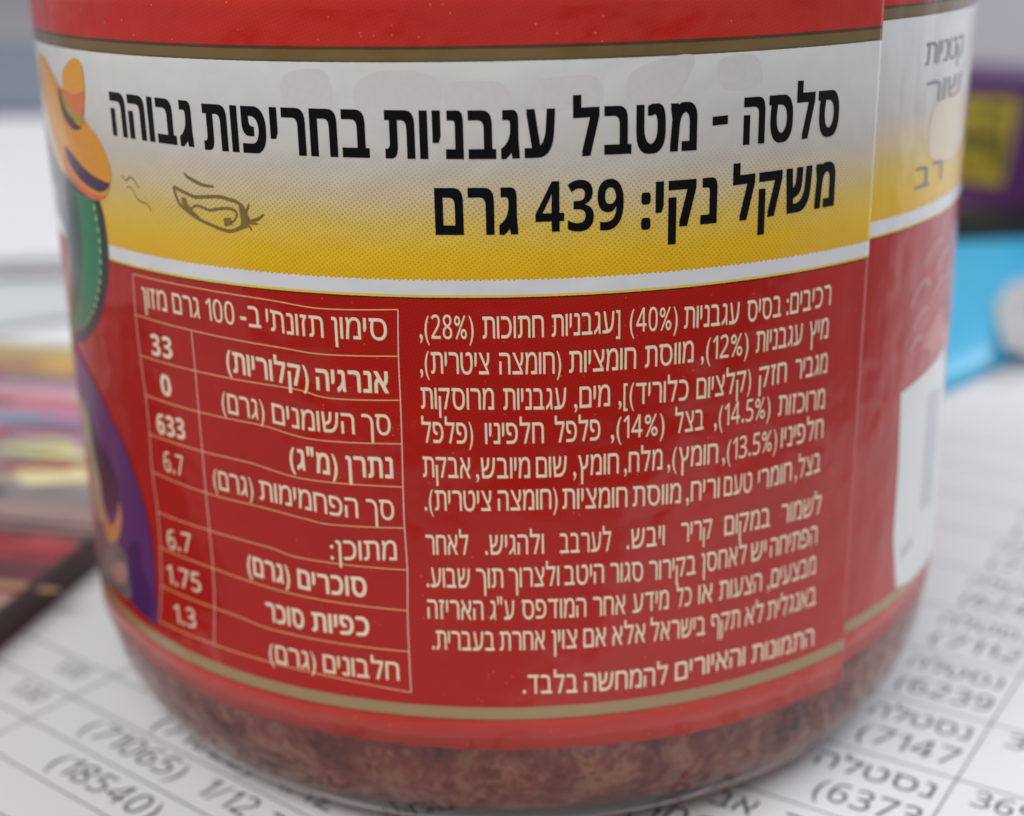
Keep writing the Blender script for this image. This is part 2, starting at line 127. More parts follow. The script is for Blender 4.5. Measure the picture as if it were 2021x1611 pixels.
# ------------------------------------------------------------------ materials
LABEL_ROUGH = 0.16
def label_material():
    m = Nodes('printed_label_film', LABEL_ROUGH, 1.5)
    uv = m.n('ShaderNodeUVMap'); sp = m.n('ShaderNodeSeparateXYZ'); m.l(uv.outputs[0], sp.inputs[0])
    u, v = sp.outputs[0], sp.outputs[1]
    wob = m.noise(uv.outputs[0], 6.0, 2)
    vj = m.math('ADD', v, m.math('MULTIPLY', m.math('SUBTRACT', wob.outputs[0], .5), .05))
    red = (0.47, .010, .008)
    big = m.noise(uv.outputs[0], .09, 3)
    redn = m.mix(big.outputs[0], (0.40, .012, .008), (0.52, .018, .009))
    # fine print screen and light specks in the red
    def rot(a, pitch):
        ca, sa = math.cos(a)/pitch*2*math.pi, math.sin(a)/pitch*2*math.pi
        p = m.math('SINE', m.math('ADD', m.math('MULTIPLY', u, ca), m.math('MULTIPLY', v, sa)))
        q = m.math('SINE', m.math('ADD', m.math('MULTIPLY', u, -sa), m.math('MULTIPLY', v, ca)))
        return m.math('MULTIPLY', m.math('ADD', p, q), .5)
    scr = rot(.35, .30)
    redn = m.mix(m.math('MULTIPLY', m.math('GREATER_THAN', scr, .35), .30), redn, (.30, .004, .006))
    vor = m.n('ShaderNodeTexVoronoi'); vor.inputs['Scale'].default_value = 2.2; m.l(uv.outputs[0], vor.inputs['Vector'])
    spn = m.noise(uv.outputs[0], .35, 2)
    spk = m.math('MULTIPLY', m.math('LESS_THAN', vor.outputs['Distance'], .11), m.math('GREATER_THAN', spn.outputs[0], .53))
    vsp = m.n('ShaderNodeSeparateColor'); m.l(vor.outputs['Color'], vsp.inputs[0])
    spk = m.math('MULTIPLY', spk, m.math('MULTIPLY', m.math('GREATER_THAN', vsp.outputs[0], .6), .6))
    redn = m.mix(spk, redn, (.95, .30, .08))
    # band: yellow fading up to off-white
    t = m.math('DIVIDE', m.math('SUBTRACT', v, 15.4), 15.6)
    side = m.noise(uv.outputs[0], .12, 2)
    t2 = m.math('ADD', t, m.math('MULTIPLY', m.math('SUBTRACT', side.outputs[0], .5), .05))
    grad = m.ramp(t2, [(0.0, (.86, .50, .008)), (.12, (.88, .55, .02)), (.26, (.80, .58, .12)), (.40, (.72, .60, .38)), (.52, (.66, .61, .55)), (.72, (.72, .71, .69)), (1.0, (.80, .82, .81))])
    dots = rot(.62, .285)
    dd = m.math('SUBTRACT', 1.0, m.math('ABSOLUTE', m.math('DIVIDE', m.math('SUBTRACT', t, .30), .36)))
    dd = m.math('MAXIMUM', dd, m.math('MULTIPLY', m.math('LESS_THAN', t, .2), .75))
    thr = m.math('SUBTRACT', 1.05, m.math('MULTIPLY', dd, .65))
    dm = m.math('GREATER_THAN', dots, thr)
    grad = m.mix(m.math('MULTIPLY', dm, .52), grad, (.36, .20, .10))
    # stacking the bands by height on the label
    def shade(c, k):
        return m.mix(1.0, c, k, 'MULTIPLY')
    red_top = shade(redn, (1.32, 1.5, 1.2)); red_low = shade(redn, (1.2, 2.0, 1.6))
    cur = red_low
    def above(h, col, c):
        return m.mix(m.math('GREATER_THAN', vj, h), c, col)
    GOLD = (.37, .25, .12)
    cur = above(-21.05, (.12, .05, .02), cur)
    cur = above(-20.95, GOLD, cur)
    cur = above(-19.95, (.33, .21, .10), cur)
    cur = above(-19.85, redn, cur)
    cur = above(14.0, (.10, .02, .005), cur)
    cur = above(14.12, (.85, .62, .12), cur)
    cur = above(14.32, (.78, .79, .82), cur)
    cur = m.mix(m.math('GREATER_THAN', m.math('ADD', v, m.math('MULTIPLY', dots, .07)), 15.42), cur, grad)
    cur = above(30.9, (.12, .095, .045), cur)
    cur = above(31.05, (.20, .13, .045), cur)
    cur = above(31.75, (.10, .045, .02), cur)
    cur = above(32.0, red_top, cur)
    m.l(cur, m.b.inputs['Base Color'])
    bn = m.noise(uv.outputs[0], .16, 2); bn2 = m.noise(uv.outputs[0], 1.2, 2)
    mp = m.n('ShaderNodeMapping'); mp.inputs['Scale'].default_value = (1, .09, 1); m.l(uv.outputs[0], mp.inputs['Vector'])
    bn3 = m.noise(mp.outputs[0], .22, 3)
    m.bump(m.math('ADD', bn.outputs[0], m.math('ADD', m.math('MULTIPLY', bn2.outputs[0], .03), m.math('MULTIPLY', bn3.outputs[0], .5))), .5, 0.0007)
    return m.m
M_LABEL = label_material()
def ink(name, col, rough=.22, var=.06): return plain(name, col, rough, var, 2500)
M_BLACK = plain('black_ink', (.004, .004, .005), .3, .06, 2500, 1.3)
M_CREAM = ink('cream_ink', (.95, .78, .60), .3, .1)
M_YEL = ink('yellow_ink', (.85, .50, .05), .3)
M_LINE = ink('orange_ink', (.95, .52, .24), .3, .1)
M_LINEV = ink('pink_rule_ink', (.95, .60, .50), .3, .1)
M_OLIVE = ink('olive_ink', (.24, .16, .05), .3, .15)
M_GHOST = ink('ghost_grey', (.735, .712, .705), .2)
M_EDGE = ink('label_edge_white', (.6, .5, .48), .4)

def glass_mat():
    m = Nodes('clear_glass', .03, 1.5); m.b.inputs['Transmission Weight'].default_value = 1
    m.b.inputs['Base Color'].default_value = (.93, .96, .95, 1)
    tc = m.n('ShaderNodeTexCoord'); nz = m.noise(tc.outputs['Object'], 90, 2); m.bump(nz.outputs[0], .25, .0006)
    return m.m
M_GLASS = glass_mat()
def salsa_mat():
    m = Nodes('chunky_salsa', .35, 1.4)
    tc = m.n('ShaderNodeTexCoord'); mp = m.n('ShaderNodeMapping'); mp.inputs['Scale'].default_value = (1, 1, .75)
    m.l(tc.outputs['Object'], mp.inputs['Vector'])
    v = m.n('ShaderNodeTexVoronoi'); v.inputs['Scale'].default_value = 700; m.l(mp.outputs[0], v.inputs['Vector'])
    n1 = m.noise(mp.outputs[0], 420, 6, .7); n2 = m.noise(mp.outputs[0], 1300, 3, .6)
    n3 = m.noise(mp.outputs[0], 190, 3, .6)
    f = m.math('ADD', m.math('ADD', m.math('MULTIPLY', n1.outputs[0], .45), m.math('MULTIPLY', n3.outputs[0], .35)), m.math('MULTIPLY', n2.outputs[0], .2))
    c = m.ramp(f, [(.36, (.07, .008, .005)), (.44, (.24, .03, .018)), (.51, (.42, .085, .05)), (.57, (.60, .24, .15)), (.63, (.30, .04, .02)), (.70, (.50, .20, .12))])
    sc = m.n('ShaderNodeSeparateColor'); m.l(v.outputs['Color'], sc.inputs[0])
    c = m.mix(m.math('MULTIPLY', m.math('GREATER_THAN', sc.outputs[0], .93), .45), c, (.46, .26, .14))
    m.l(c, m.b.inputs['Base Color']); m.bump(f, .6, .001); return m.m
M_SALSA = salsa_mat()
def paper_mat(name, col):
    m = Nodes(name, .75); tc = m.n('ShaderNodeTexCoord')
    n = m.noise(tc.outputs['Object'], 900, 5, .6); n2 = m.noise(tc.outputs['Object'], 12, 2)
    c = m.mix(n2.outputs[0], tuple(x*.94 for x in col), col); m.l(c, m.b.inputs['Base Color'])
    m.bump(n.outputs[0], .15, .0002); return m.m
M_PAPER = paper_mat('white_office_paper', (.80, .81, .84))
M_TONER = ink('grey_toner', (.03, .032, .04), .6)
M_TONERL = ink('grey_rule_toner', (.075, .075, .085), .6)
M_TABLE = plain('grey_table_top', (.35, .32, .35), .45, .06, 8)

# ------------------------------------------------------------------ glyphs (built in font, one mesh per character)
_fc = bpy.data.curves.new('type', 'FONT'); _fo = bpy.data.objects.new('type', _fc); coll(_fo)
_gc = {}
def tess(V, loops):
    """fill outlines by winding number, so that overlapping strokes of a letter stay solid"""
    E = [(l[i], l[(i+1) % len(l)]) for l in loops for i in range(len(l))]
    r = geometry.delaunay_2d_cdt([Vector(v) for v in V], E, [], 0, 1e-6, False)
    P = np.array([tuple(q) for q in r[0]]); F = []
    for f in r[2]:
        c = P[list(f)].mean(0); w = 0
        for l in loops:
            q = V[l]-c; x0, y0 = q[:, 0], q[:, 1]; x1, y1 = np.roll(x0, -1), np.roll(y0, -1)
            cr = x0*y1-x1*y0
            w += int(np.sum((y0 <= 0) & (y1 > 0) & (cr > 0)))-int(np.sum((y0 > 0) & (y1 <= 0) & (cr < 0)))
        if w != 0: F.append(tuple(f))
    return P, F
def glyph(ch, off):
    k = (ch, off)
    if k in _gc: return _gc[k]
    dig = ch in '0123456789'
    _fc.fill_mode = 'NONE'
    _fc.body = chr((0x1D7EC if off > .01 else 0x1D7E2)+int(ch)) if dig else ch
    _fc.resolution_u = 3
    bpy.context.view_layer.update()
    dg = bpy.context.evaluated_depsgraph_get()
    me = bpy.data.meshes.new_from_object(_fo.evaluated_get(dg))
    vs = np.array([v.co[:2] for v in me.vertices])
    nb = {}
    for e in me.edges:
        i, j = e.vertices; nb.setdefault(i, []).append(j)
    loops, seen = [], set()
    for i0 in range(len(vs)):
        if i0 in seen or i0 not in nb: continue
        l = []; i = i0
        while i not in seen:
            seen.add(i); l.append(i); n_ = [j for j in nb.get(i, []) if j not in seen]
            if not n_: break
            i = n_[0]
        if len(l) > 2: loops.append(l)
    bpy.data.meshes.remove(me)
    if off > .01 and not dig:      # heavier weight: union of the outline shifted to four sides
        d = off; n0 = len(vs); allv = []; L2 = []
        for q, (dx, dy) in enumerate([(d*kx, d*ky) for kx in (-1, -.33, .33, 1) for ky in (-.6, .6)]):
            allv.append(vs+np.array([dx, dy])); L2 += [[i+q*n0 for i in l] for l in loops]
        vs, loops = np.concatenate(allv), L2
    vs, fs = tess(vs, loops)
    if ch in '0123456789%/': vs = vs*np.array([.86, .90])
    if ch in '()[]': vs = vs*np.array([.8, .86])+np.array([0, .02])
    vs = vs-np.array([vs[:, 0].min(), 0])
    _gc[k] = (vs, fs, vs[:, 0].max())
    return _gc[k]
def visual(txt):
    mir = {'(': ')', ')': '(', '[': ']', ']': '['}
    r = [mir.get(c, c) for c in reversed(txt)]
    out, run = [], []
    def flush():
        while run and run[0] == '.': out.append(run.pop(0))
        tail = []
        while run and run[-1] == '.': tail.append(run.pop())
        out.extend(reversed(run)); out.extend(tail); run.clear()
    for c in r:
        if c in '0123456789.%/': run.append(c)
        else: flush(); out.append(c)
    flush()
    return ''.join(out)
def layout(txt, width, ys, ratio, off, gap=.085, space=.26, rtl=True):
    """returns 2-D verts (mm) with x from 0 to width, y from the baseline"""
    s = visual(txt) if rtl else txt
    gl = [(c, glyph(c, off)) for c in s if c != ' ']
    nsp = s.count(' ')
    body = sum(g[2] for c, g in gl)+gap*(len(gl)-1-nsp)
    if nsp:
        xs = ratio*ys; sp = (width/xs-body)/nsp
        if sp < space:
            xs = width/(body+nsp*space); sp = space
    else:
        xs = width/max(body, 1e-6); sp = 0
    V, F = [], []; x = 0; prev = False; base = 0
    for c in s:
        if c == ' ': x += sp; prev = False; continue
        vs, fs, w = glyph(c, off)
        if prev: x += gap
        if len(vs):
            V.append(np.stack([(vs[:, 0]+x)*xs, vs[:, 1]*ys], -1)); F += [tuple(i+base for i in f) for f in fs]; base += len(vs)
        x += w; prev = True
    return np.concatenate(V), F

def cut(V, F, step=.8):
    """slice a flat mesh into narrow columns so that it can follow the round jar"""
    bm = bmesh.new(); vv = [bm.verts.new((a, b, 0)) for a, b in V]
    for f in F:
        try: bm.faces.new([vv[i] for i in f])
        except ValueError: pass
    x0, x1 = V[:, 0].min(), V[:, 0].max()
    k = math.floor(x0/step)+1
    while k*step < x1:
        bmesh.ops.bisect_plane(bm, geom=bm.verts[:]+bm.edges[:]+bm.faces[:], plane_co=(k*step, 0, 0), plane_no=(1, 0, 0), dist=1e-5)
        k += 1
    bm.verts.index_update()
    V2 = np.array([v.co[:2] for v in bm.verts]); F2 = [tuple(v.index for v in f.verts) for f in bm.faces]
    bm.free(); return V2, F2
RC = 44.0
R_FRONT, R_BACK = 44.10, 44.0
def bend(V, r):
    th = V[:, 0]/RC
    return np.stack([r*np.sin(th), -r*np.cos(th), V[:, 1]], -1)*MM
def wrap(name, V, F, r, mat, parent):
    V, F = cut(np.asarray(V, float), F)
    o = link_mesh(name, bend(V, r), F, mat, parent, True)
    return o
def fill(pts):
    bm = bmesh.new(); f = bm.faces.new([bm.verts.new((a, b, 0)) for a, b in pts])
    bmesh.ops.triangulate(bm, faces=[f]); bm.verts.index_update()
    V = np.array([v.co[:2] for v in bm.verts]); F = [tuple(v.index for v in f.verts) for f in bm.faces]; bm.free()
    return V, F
def smooth_poly(pts, closed, n=4):
    P = [np.array(q, float) for q in pts]; N = len(P); out = []
    rng = range(N if closed else N-1)
    for i in rng:
        p0 = P[(i-1) % N] if closed else P[max(i-1, 0)]; p1 = P[i]; p2 = P[(i+1) % N]; p3 = P[(i+2) % N] if closed else P[min(i+2, N-1)]
        for k in range(n):
            t = k/n
            out.append(.5*((2*p1)+(-p0+p2)*t+(2*p0-5*p1+4*p2-p3)*t*t+(-p0+3*p1-3*p2+p3)*t**3))
    if not closed: out.append(P[-1])
    return np.array(out)
def stroke(pts, w, taper=0):
    P = np.asarray(pts, float); T = np.gradient(P, axis=0); L = np.linalg.norm(T, axis=1, keepdims=True)+1e-9; N = np.stack([-T[:, 1], T[:, 0]], -1)/L
    n = len(P); ws = np.full(n, w)
    if taper: 
        t = np.linspace(0, 1, n); ws = w*(1-taper+taper*np.sin(np.pi*np.clip(t, .03, .97)))
    A = P+N*ws[:, None]/2; B = P-N*ws[:, None]/2
    return np.concatenate([A, B]), [(i, i+1, n+i+1, n+i) for i in range(n-1)]

# ------------------------------------------------------------------ setting: table
TZ = -35.15
table = link_mesh('table_top', [(x*MM, y*MM, TZ*MM) for x, y in ((-1600, -122), (1600, -122), (1600, 2600), (-1600, 2600))], [(0, 1, 2, 3)], M_TABLE)
table['kind'] = 'structure'

floor = link_mesh('floor', [(x, y, -.78) for x, y in ((-6, -6), (6, -6), (6, 6), (-6, 6))], [(0, 1, 2, 3)], plain('dark_floor', (.05, .05, .055), .7, .1, 3))
floor['kind'] = 'structure'
# ------------------------------------------------------------------ the jar
jar = empty('salsa_jar', (0, 0, -35*MM))
tag(jar, 'round glass salsa jar with red and yellow Hebrew label, standing on the printed sheet', 'jar')
inv = 35*MM
def lathe(name, prof, mat, parent, seg=192, smooth=True):
    V, F = [], []
    n = len(prof)
    for i in range(seg):
        a = 2*math.pi*i/seg
        for r, z in prof: V.append((r*MM*math.sin(a), -r*MM*math.cos(a), z*MM))
    for i in range(seg):
        j = (i+1) % seg
        for k in range(n-1): F.append((i*n+k, j*n+k, j*n+k+1, i*n+k+1))
    if prof[0][0] < 1e-6 or prof[-1][0] < 1e-6: pass
    o = link_mesh(name, V, F, mat, parent, smooth)
    bm = bmesh.new(); bm.from_mesh(o.data); bmesh.ops.remove_doubles(bm, verts=bm.verts, dist=1e-7); bmesh.ops.recalc_face_normals(bm, faces=bm.faces); bm.to_mesh(o.data); bm.free()
    return o
parts = []
outer = [(0, -33.6), (20, -33.7), (33, -34.2), (35.5, -34.8), (37, -35.0), (38.2, -34.85), (39.6, -34.1), (41.0, -32.6), (42.2, -30.6), (43.1, -28.2), (43.65, -25.6), (43.9, -23.0), (43.9, 0), (43.9, 36), (43.6, 39), (42.4, 42), (40, 45), (37.5, 47), (36.5, 49), (36.5, 57), (0, 57)]
body = lathe('glass_body', outer, M_GLASS, None)
salsa = lathe('salsa', [(0, -30.9), (25, -31.1), (33, -31.5), (36.5, -31.7), (38.2, -31.4), (39.5, -30.6), (41.1, -29.0), (42.3, -27.0), (42.9, -24.6), (43.1, -22), (43.1, 36), (42, 40), (38, 44), (34.5, 47), (34, 50), (0, 50)], M_SALSA, None)
M_LID = plain('red_lacquered_lid', (.45, .01, .01), .3)
lid = lathe('lid', [(0, 58.5), (30, 58.6), (33, 59.2), (37.5, 59.2), (38.6, 58.4), (38.9, 57), (38.9, 50), (39.2, 48.8), (38.7, 48.4), (37.4, 48.5), (37.2, 57.1), (0, 57.1)], M_LID, None)
# the label: one strip wound round the jar, its ends overlapping a little out of level
S0, S1 = 31.0, -251.0
def lab_off(s):
    t = min(max((-s-95)/110, 0), 1); return 1.40*(t*t*(3-2*t))
def lab_rad(s):
    t = min(max((-s-150)/60, 0), 1); return R_FRONT+(R_BACK-R_FRONT)*t
def build_label():
    n = 900; zs = np.concatenate([np.linspace(-23.75, 37, 25)])
    V, F, UV = [], [], []
    for i in range(n+1):
        s = S0+(S1-S0)*i/n; a = s/RC; r = lab_rad(s)
        for z in zs:
            w = 0
            if z == zs[0]: w = .06*math.sin(s*.31)+.04*math.sin(s*1.7)-.012*max(s, -5)-.05
            zz = z+lab_off(s)+w
            V.append((r*MM*math.sin(a), -r*MM*math.cos(a), zz*MM)); UV.append((s, z))
    m_ = len(zs)
    for i in range(n):
        for k in range(m_-1): F.append((i*m_+k, i*m_+k+1, (i+1)*m_+k+1, (i+1)*m_+k))
    o = link_mesh('label', V, F, M_LABEL, None, True)
    ul = o.data.uv_layers.new(name='UVMap')
    vi = np.zeros(len(o.data.loops), int); o.data.loops.foreach_get('vertex_index', vi)
    ul.data.foreach_set('uv', np.array(UV)[vi].ravel())
    # a thin backing so the film has thickness at its cut edge
    sol = o.modifiers.new('film', 'SOLIDIFY'); sol.thickness = .00007; sol.offset = -1 if o.data.polygons[0].normal.dot(Vector(V[0])) > 0 else 1
    return o
label = build_label()

def interp_base(base, xs):
    b = np.array(base); return np.interp(xs, b[:, 0], b[:, 1])
STY = dict(title=(5.3, .92, .040), small=(2.82, .90, .003), table=(2.80, .88, .004), tbold=(2.80, .90, .018))
def text_on_jar(txt, a, b, base, style):
    ys, ratio, off = STY[style]
    if txt == '-': V, F = np.array([(a, base[0][1]+1.25), (b, base[0][1]+1.30), (b, base[0][1]+1.92), (a, base[0][1]+1.88)]), [(0, 1, 2, 3)]
    elif txt == '439':
        V, F = layout(txt, b-a, ys*1.065, ratio, .026, gap=.06)
        V[:, 0] += a; V[:, 1] += interp_base(base, V[:, 0])
    else:
        V, F = layout(txt, b-a, ys, ratio, off, gap=.115 if style in ('small', 'table') else .10)
        V[:, 0] += a; V[:, 1] += interp_base(base, V[:, 0])
    if style == 'title':
        wrap('title_lettering', V, F, R_FRONT+.03, M_BLACK, label)
    else:
        wrap('lettering_outline', V+np.array([.03, -.04]), F, R_FRONT+.015, M_YEL, label)
        wrap('lettering', V, F, R_FRONT+.03, M_CREAM, label)
for t in TEXT: text_on_jar(*t)
for words, base, style in LINES:
    ys, ratio, off = STY[style]; VV, FF, nb_ = [], [], 0
    for w, a, b in words:
        V, F = layout(w, b-a, ys, ratio, off, gap=.10); V[:, 0] += a; V[:, 1] += interp_base(base, V[:, 0])
        VV.append(V); FF += [tuple(i+nb_ for i in f) for f in F]; nb_ += len(V)
    V = np.concatenate(VV)
    wrap('lettering_outline', V+np.array([.030, -.040]), FF, R_FRONT+.015, M_YEL, label)
    wrap('lettering', V, FF, R_FRONT+.03, M_CREAM, label)
# nutrition table rules
for r in ROWS:
    P = smooth_poly(r, False, 8); wrap('table_rule', *stroke(P, .085), R_FRONT+.02, M_LINE, label)
for r in COLS:
    P = smooth_poly(r, False, 2); wrap('table_rule', *stroke(P, .085), R_FRONT+.024, M_LINEV, label)
# chilli drawing and squiggles
for i, r in enumerate(PEPPER):
    P = smooth_poly(r, False, 6); wrap('chilli_drawing', *stroke(P, [.30, .27, .22, .24, .2, .2, .2][i], .5 if i != 1 else 0), R_FRONT+(.02+.003*i), M_OLIVE, label)
for i, r in enumerate(BLOBS): wrap('chilli_drawing', *fill(r), R_FRONT+.045+.003*i, M_OLIVE, label)
for i, r in enumerate(SQUIG): wrap('squiggle', *stroke(smooth_poly(r, False, 5), .12, .4), R_FRONT+.02, M_OLIVE, label)
for g in GHOST:
    wrap('ghost_shape', *fill(smooth_poly(g, True, 5)), R_FRONT+.008, M_GHOST, label)  # faint pale grey rounded shapes on the off-white band
# picture print at the left: straw hat over a round badge, purple shape under it
ARTC = [('banner_white', (.50, .52, .56), 'badge_banner'), ('banner_dark', (.16, .17, .21), 'badge_banner'), ('badge_dark', (.018, .035, .035), 'badge'), ('badge_green', (.012, .22, .085), 'badge'), ('badge_shade', (.02, .06, .04), 'badge'),
 ('hat_brim', (.82, .33, .014), 'hat_brim'), ('hat_light', (.88, .42, .09), 'hat_brim'), ('hat_red', (.80, .16, .06), 'hat_trim'), ('hat_band', (.06, .018, .07), 'hat_trim'), ('hat_crown', (.86, .38, .03), 'hat_crown'), ('hat_crown_red', (.80, .20, .05), 'hat_crown'), ('hat_brim_dark', (.10, .03, .03), 'hat_trim'), ('hat_green', (.40, .36, .04), 'hat_trim'),
 ('fig_purple', (.12, .03, .15), 'purple_print'), ('fig_cream', (.42, .36, .22), 'purple_print'), ('fig_dark', (.045, .012, .05), 'purple_print'), ('fig_dark2', (.07, .015, .12), 'purple_print'), ('fig_grey', (.17, .13, .13), 'purple_print'), ('fig_flame', (.60, .24, .08), 'flame_print'), ('fig_pink', (.45, .22, .20), 'flame_print')]
for i, (k, c, nm) in enumerate(ARTC):
    wrap(nm, *fill(smooth_poly(ART[k], True, 4)), R_FRONT+.02+.004*i, ink(k+'_ink', c, .2, .15), label)
M_DOT = ink('pale_dot_ink', (.70, .62, .28))
for (a, b) in DOTS:
    P = [(a+.17*math.cos(t), b+.24*math.sin(t)) for t in np.linspace(0, 2*math.pi, 8, endpoint=False)]
    wrap('badge_dot', *fill(P), R_FRONT+.11, M_DOT, label)
# print on the other end of the label, right of the seam
M_RW = ink('panel_white_ink', (.74, .75, .74)); M_RP = ink('pink_print_ink', (.58, .12, .11)); M_RPALE = ink('pale_orange_ink', (.78, .64, .47)); M_GREYINK = ink('grey_ink', (.23, .23, .25))
wrap('white_panel', *fill(RWHITE), R_BACK+.02, M_RW, label)
wrap('panel_grey_band', *fill([(44.6, -1.0), (49.5, -1.6), (49.5, -13.5), (44.8, -12.5)]), R_BACK+.026, ink('panel_shading_grey', (.52, .53, .56)), label)  # grey shading on the panel's right side, painted as a flat band
wrap('panel_grey_band', *fill([(40.2, -14.6), (43.2, -14.3), (43.4, -15.4), (40.4, -15.8)]), R_BACK+.026, ink('panel_pale_grey_ink', (.55, .56, .56)), label)
M_RPT = ink('pale_pink_ink', (.55, .22, .20))
wrap('side_emblem', *fill(smooth_poly([(41.5, 4.2), (44.5, 6.0), (47.5, 6.4), (48.2, 4.2), (46.6, 3.4), (44.6, 2.6), (43.6, 3.4)], True, 4)), R_BACK+.025, M_RP, label)
for k, st in enumerate(([(38.6, 8.2), (39.6, 9.6), (41.4, 10.2), (42.6, 9.3)], [(39.2, 6.3), (40.6, 7.4), (42.4, 7.6)], [(40.6, 11.6), (42.6, 12.9), (45.0, 13.2)], [(38.8, 4.4), (40.3, 5.3), (41.6, 4.9)], [(43.6, 10.6), (45.2, 11.6), (47.6, 11.8)], [(43.2, 8.3), (45.0, 9.3), (47.2, 9.4)])):
    wrap('side_emblem_line', *stroke(smooth_poly(st, False, 5), .5), R_BACK+.028+.002*k, M_RPT, label)
wrap('pale_print', *fill(smooth_poly(RPALE, True, 4)), R_BACK+.02, M_RPALE, label)
for txt, a, b in RTEXT:
    V, F = layout(txt, (b[0]-a[0])*.97, 3.0, .9, .008); V[:, 0] += a[0]; V[:, 1] += a[1]+.1
    wrap('side_lettering', V, F, R_BACK+.035, M_GREYINK, label)
for o in (body, salsa, lid, label):
    o.parent = jar; o.location = (0, 0, inv)

# ------------------------------------------------------------------ printed price list under the jar
def local(V, ang, o0=(0, 0)):
    a = math.radians(ang); c, s = math.cos(a), math.sin(a); V = np.asarray(V, float)
    return np.stack([V[:, 0]*c-V[:, 1]*s+o0[0], V[:, 0]*s+V[:, 1]*c+o0[1]], -1)
PZ = -35.03
sheet = empty('price_list_sheet', (0, 0, 0))
tag(sheet, 'white printed list sheet under the jar, ruled in rows of names and numbers', 'paper sheet')
def flat(name, V, F, z, mat, parent=None):
    return link_mesh(name, [(a*MM, b*MM, z*MM) for a, b in V], F, mat, parent)
corners = local([(-148, -105), (148, -105), (148, 105), (-148, 105)], -33, (6, 50))
def slab(name, poly, z0, z1, mat, parent=None):
    n = len(poly); V = [(a*MM, b*MM, z0*MM) for a, b in poly]+[(a*MM, b*MM, z1*MM) for a, b in poly]
    F = [tuple(range(n-1, -1, -1)), tuple(range(n, 2*n))]+[(i, (i+1) % n, n+(i+1) % n, n+i) for i in range(n)]
    return link_mesh(name, V, F, mat, parent)
slab('paper', corners, -35.13, PZ, M_PAPER, sheet)
def rule(ang, p, q, w=.17, z=.010, mat=None, name='printed_rule'):
    V, F = stroke([p, q], w); return flat(name, local(V, ang), F, PZ+z, mat or M_TONERL, sheet)
def ptext(txt, ang, u0, u1, v, ys, rtl, off=.004):
    V, F = layout(txt, u1-u0, ys, (1.25 if rtl else 1.05), off, gap=.10, space=.3, rtl=rtl)
    V[:, 0] += u0; V[:, 1] += v
    flat('printed_text', local(V, ang), F, PZ+.012, M_TONER, sheet)
# right hand block (rows run at -33.4 degrees), two text lines in every cell
RA = -33.4
cells = {-2: ('אבק', '(1062', 31.2), -1: ('נסטלה ד', '(6373', 36.0), 0: ('נסטלה', '(7147', 40.4), 1: ('נסטלה', '(6239', 40.6), 2: ('נסטלה', '(7112', 40.4), 3: ('נסטלה', '(6240', 40.4), 4: ('נסטלה', '(7183', 40.4), 5: ('נסטלה', '(7191', 40.4), 6: ('נסטלה', '(6611', 40.4), 7: ('נסטלה', '(7020', 40.4), 8: ('נסטלה', '(6318', 40.4)}
for k in range(-2, 9):
    v = -5.35+11.15*k
    rule(RA, (-40 if k > 3 else 18, v), (140, v))
    a, b, u0 = cells[k]
    ptext(a, RA, u0, 50.2 if k > -2 else 37.6, v+6.9 if k > -2 else -20.4, 4.1, True)
    ptext(b, RA, 40.9 if k > -2 else 28, 50.4 if k > -2 else 38, v+1.9 if k > -2 else -25.5, 4.9, False)
    if k > -2: ptext(['3698', '3671', '3604', '3698', '3612'][(k+1) % 5], RA, 53.4, 61, v+7.8, 4.0, False)
ptext('ה', RA, 40.2, 42.5, -20.6, 4.1, True)
rule(RA, (51.3, -50), (51.3, 100)); rule(RA, (96, -50), (96, 100))
# left hand block (rows run at -38.6 degrees)
LA = -38.6
for v, u1 in ((-56.6, 30), (-51.1, 30), (-45.6, 30), (-40.3, 15), (-35.0, -8)): rule(LA, (-60, v), (u1, v), .17)
rule(LA, (-26.4, -62), (-26.8, -29), .2)
ptext('(18540)', LA, -17.9, -3.2, -49.5, 4.3, False)
ptext('(71065)', LA, -20.6, -6.2, -43.9, 4.3, False); ptext('1/12', LA, -3.2, 3.3, -43.9, 4.3, False); ptext('סוכ', LA, 5.2, 12.0, -43.9, 4.0, True)
ptext('(71022)', LA, -15.4, -1.0, -39.1, 4.3, False); ptext('1/12', LA, 1.8, 8.9, -38.8, 4.3, False)
ptext('1.00', LA, -33.6, -29.4, -37.9, 3.6, False); ptext('1.00', LA, -33.4, -28.8, -43.4, 3.6, False)
ptext('חטיף', LA, 13.6, 21.5, -38.6, 4.0, True); ptext('מארז', LA, 23.5, 31.0, -38.6, 4.0, True)

# ------------------------------------------------------------------ things behind, left
# thick glossy catalogue lying at the left
cat_ = empty('catalogue', (-56.6*MM, -5.3*MM, PZ*MM)); tag(cat_, 'thick glossy catalogue with colourful cover lying left of the jar', 'catalogue')
ca = math.atan2(20.3, 5.2)
def catpt(t, w):
    return (-56.6+t*math.cos(ca)-w*math.sin(ca), -5.3+t*math.sin(ca)+w*math.cos(ca))
def catlocal(o):
    o.parent = cat_; o.location = (56.6*MM, 5.3*MM, -PZ*MM)
M_COVER = plain('maroon_cover', (.10, .018, .022), .25, .3, 60); M_PAGES = plain('page_edges', (.09, .055, .05), .7, .5, 900)
T0, T1, W1 = -40, 98, 130
o = slab('page_block', [catpt(T0+.6, .5), catpt(T1-.6, .5), catpt(T1-.6, W1), catpt(T0+.6, W1)], PZ+.02, -31.75, M_PAGES); catlocal(o)
o = slab('cover', [catpt(T0, 0), catpt(T1, 0), catpt(T1, W1), catpt(T0, W1)], -31.75, -31.45, M_COVER); catlocal(o)
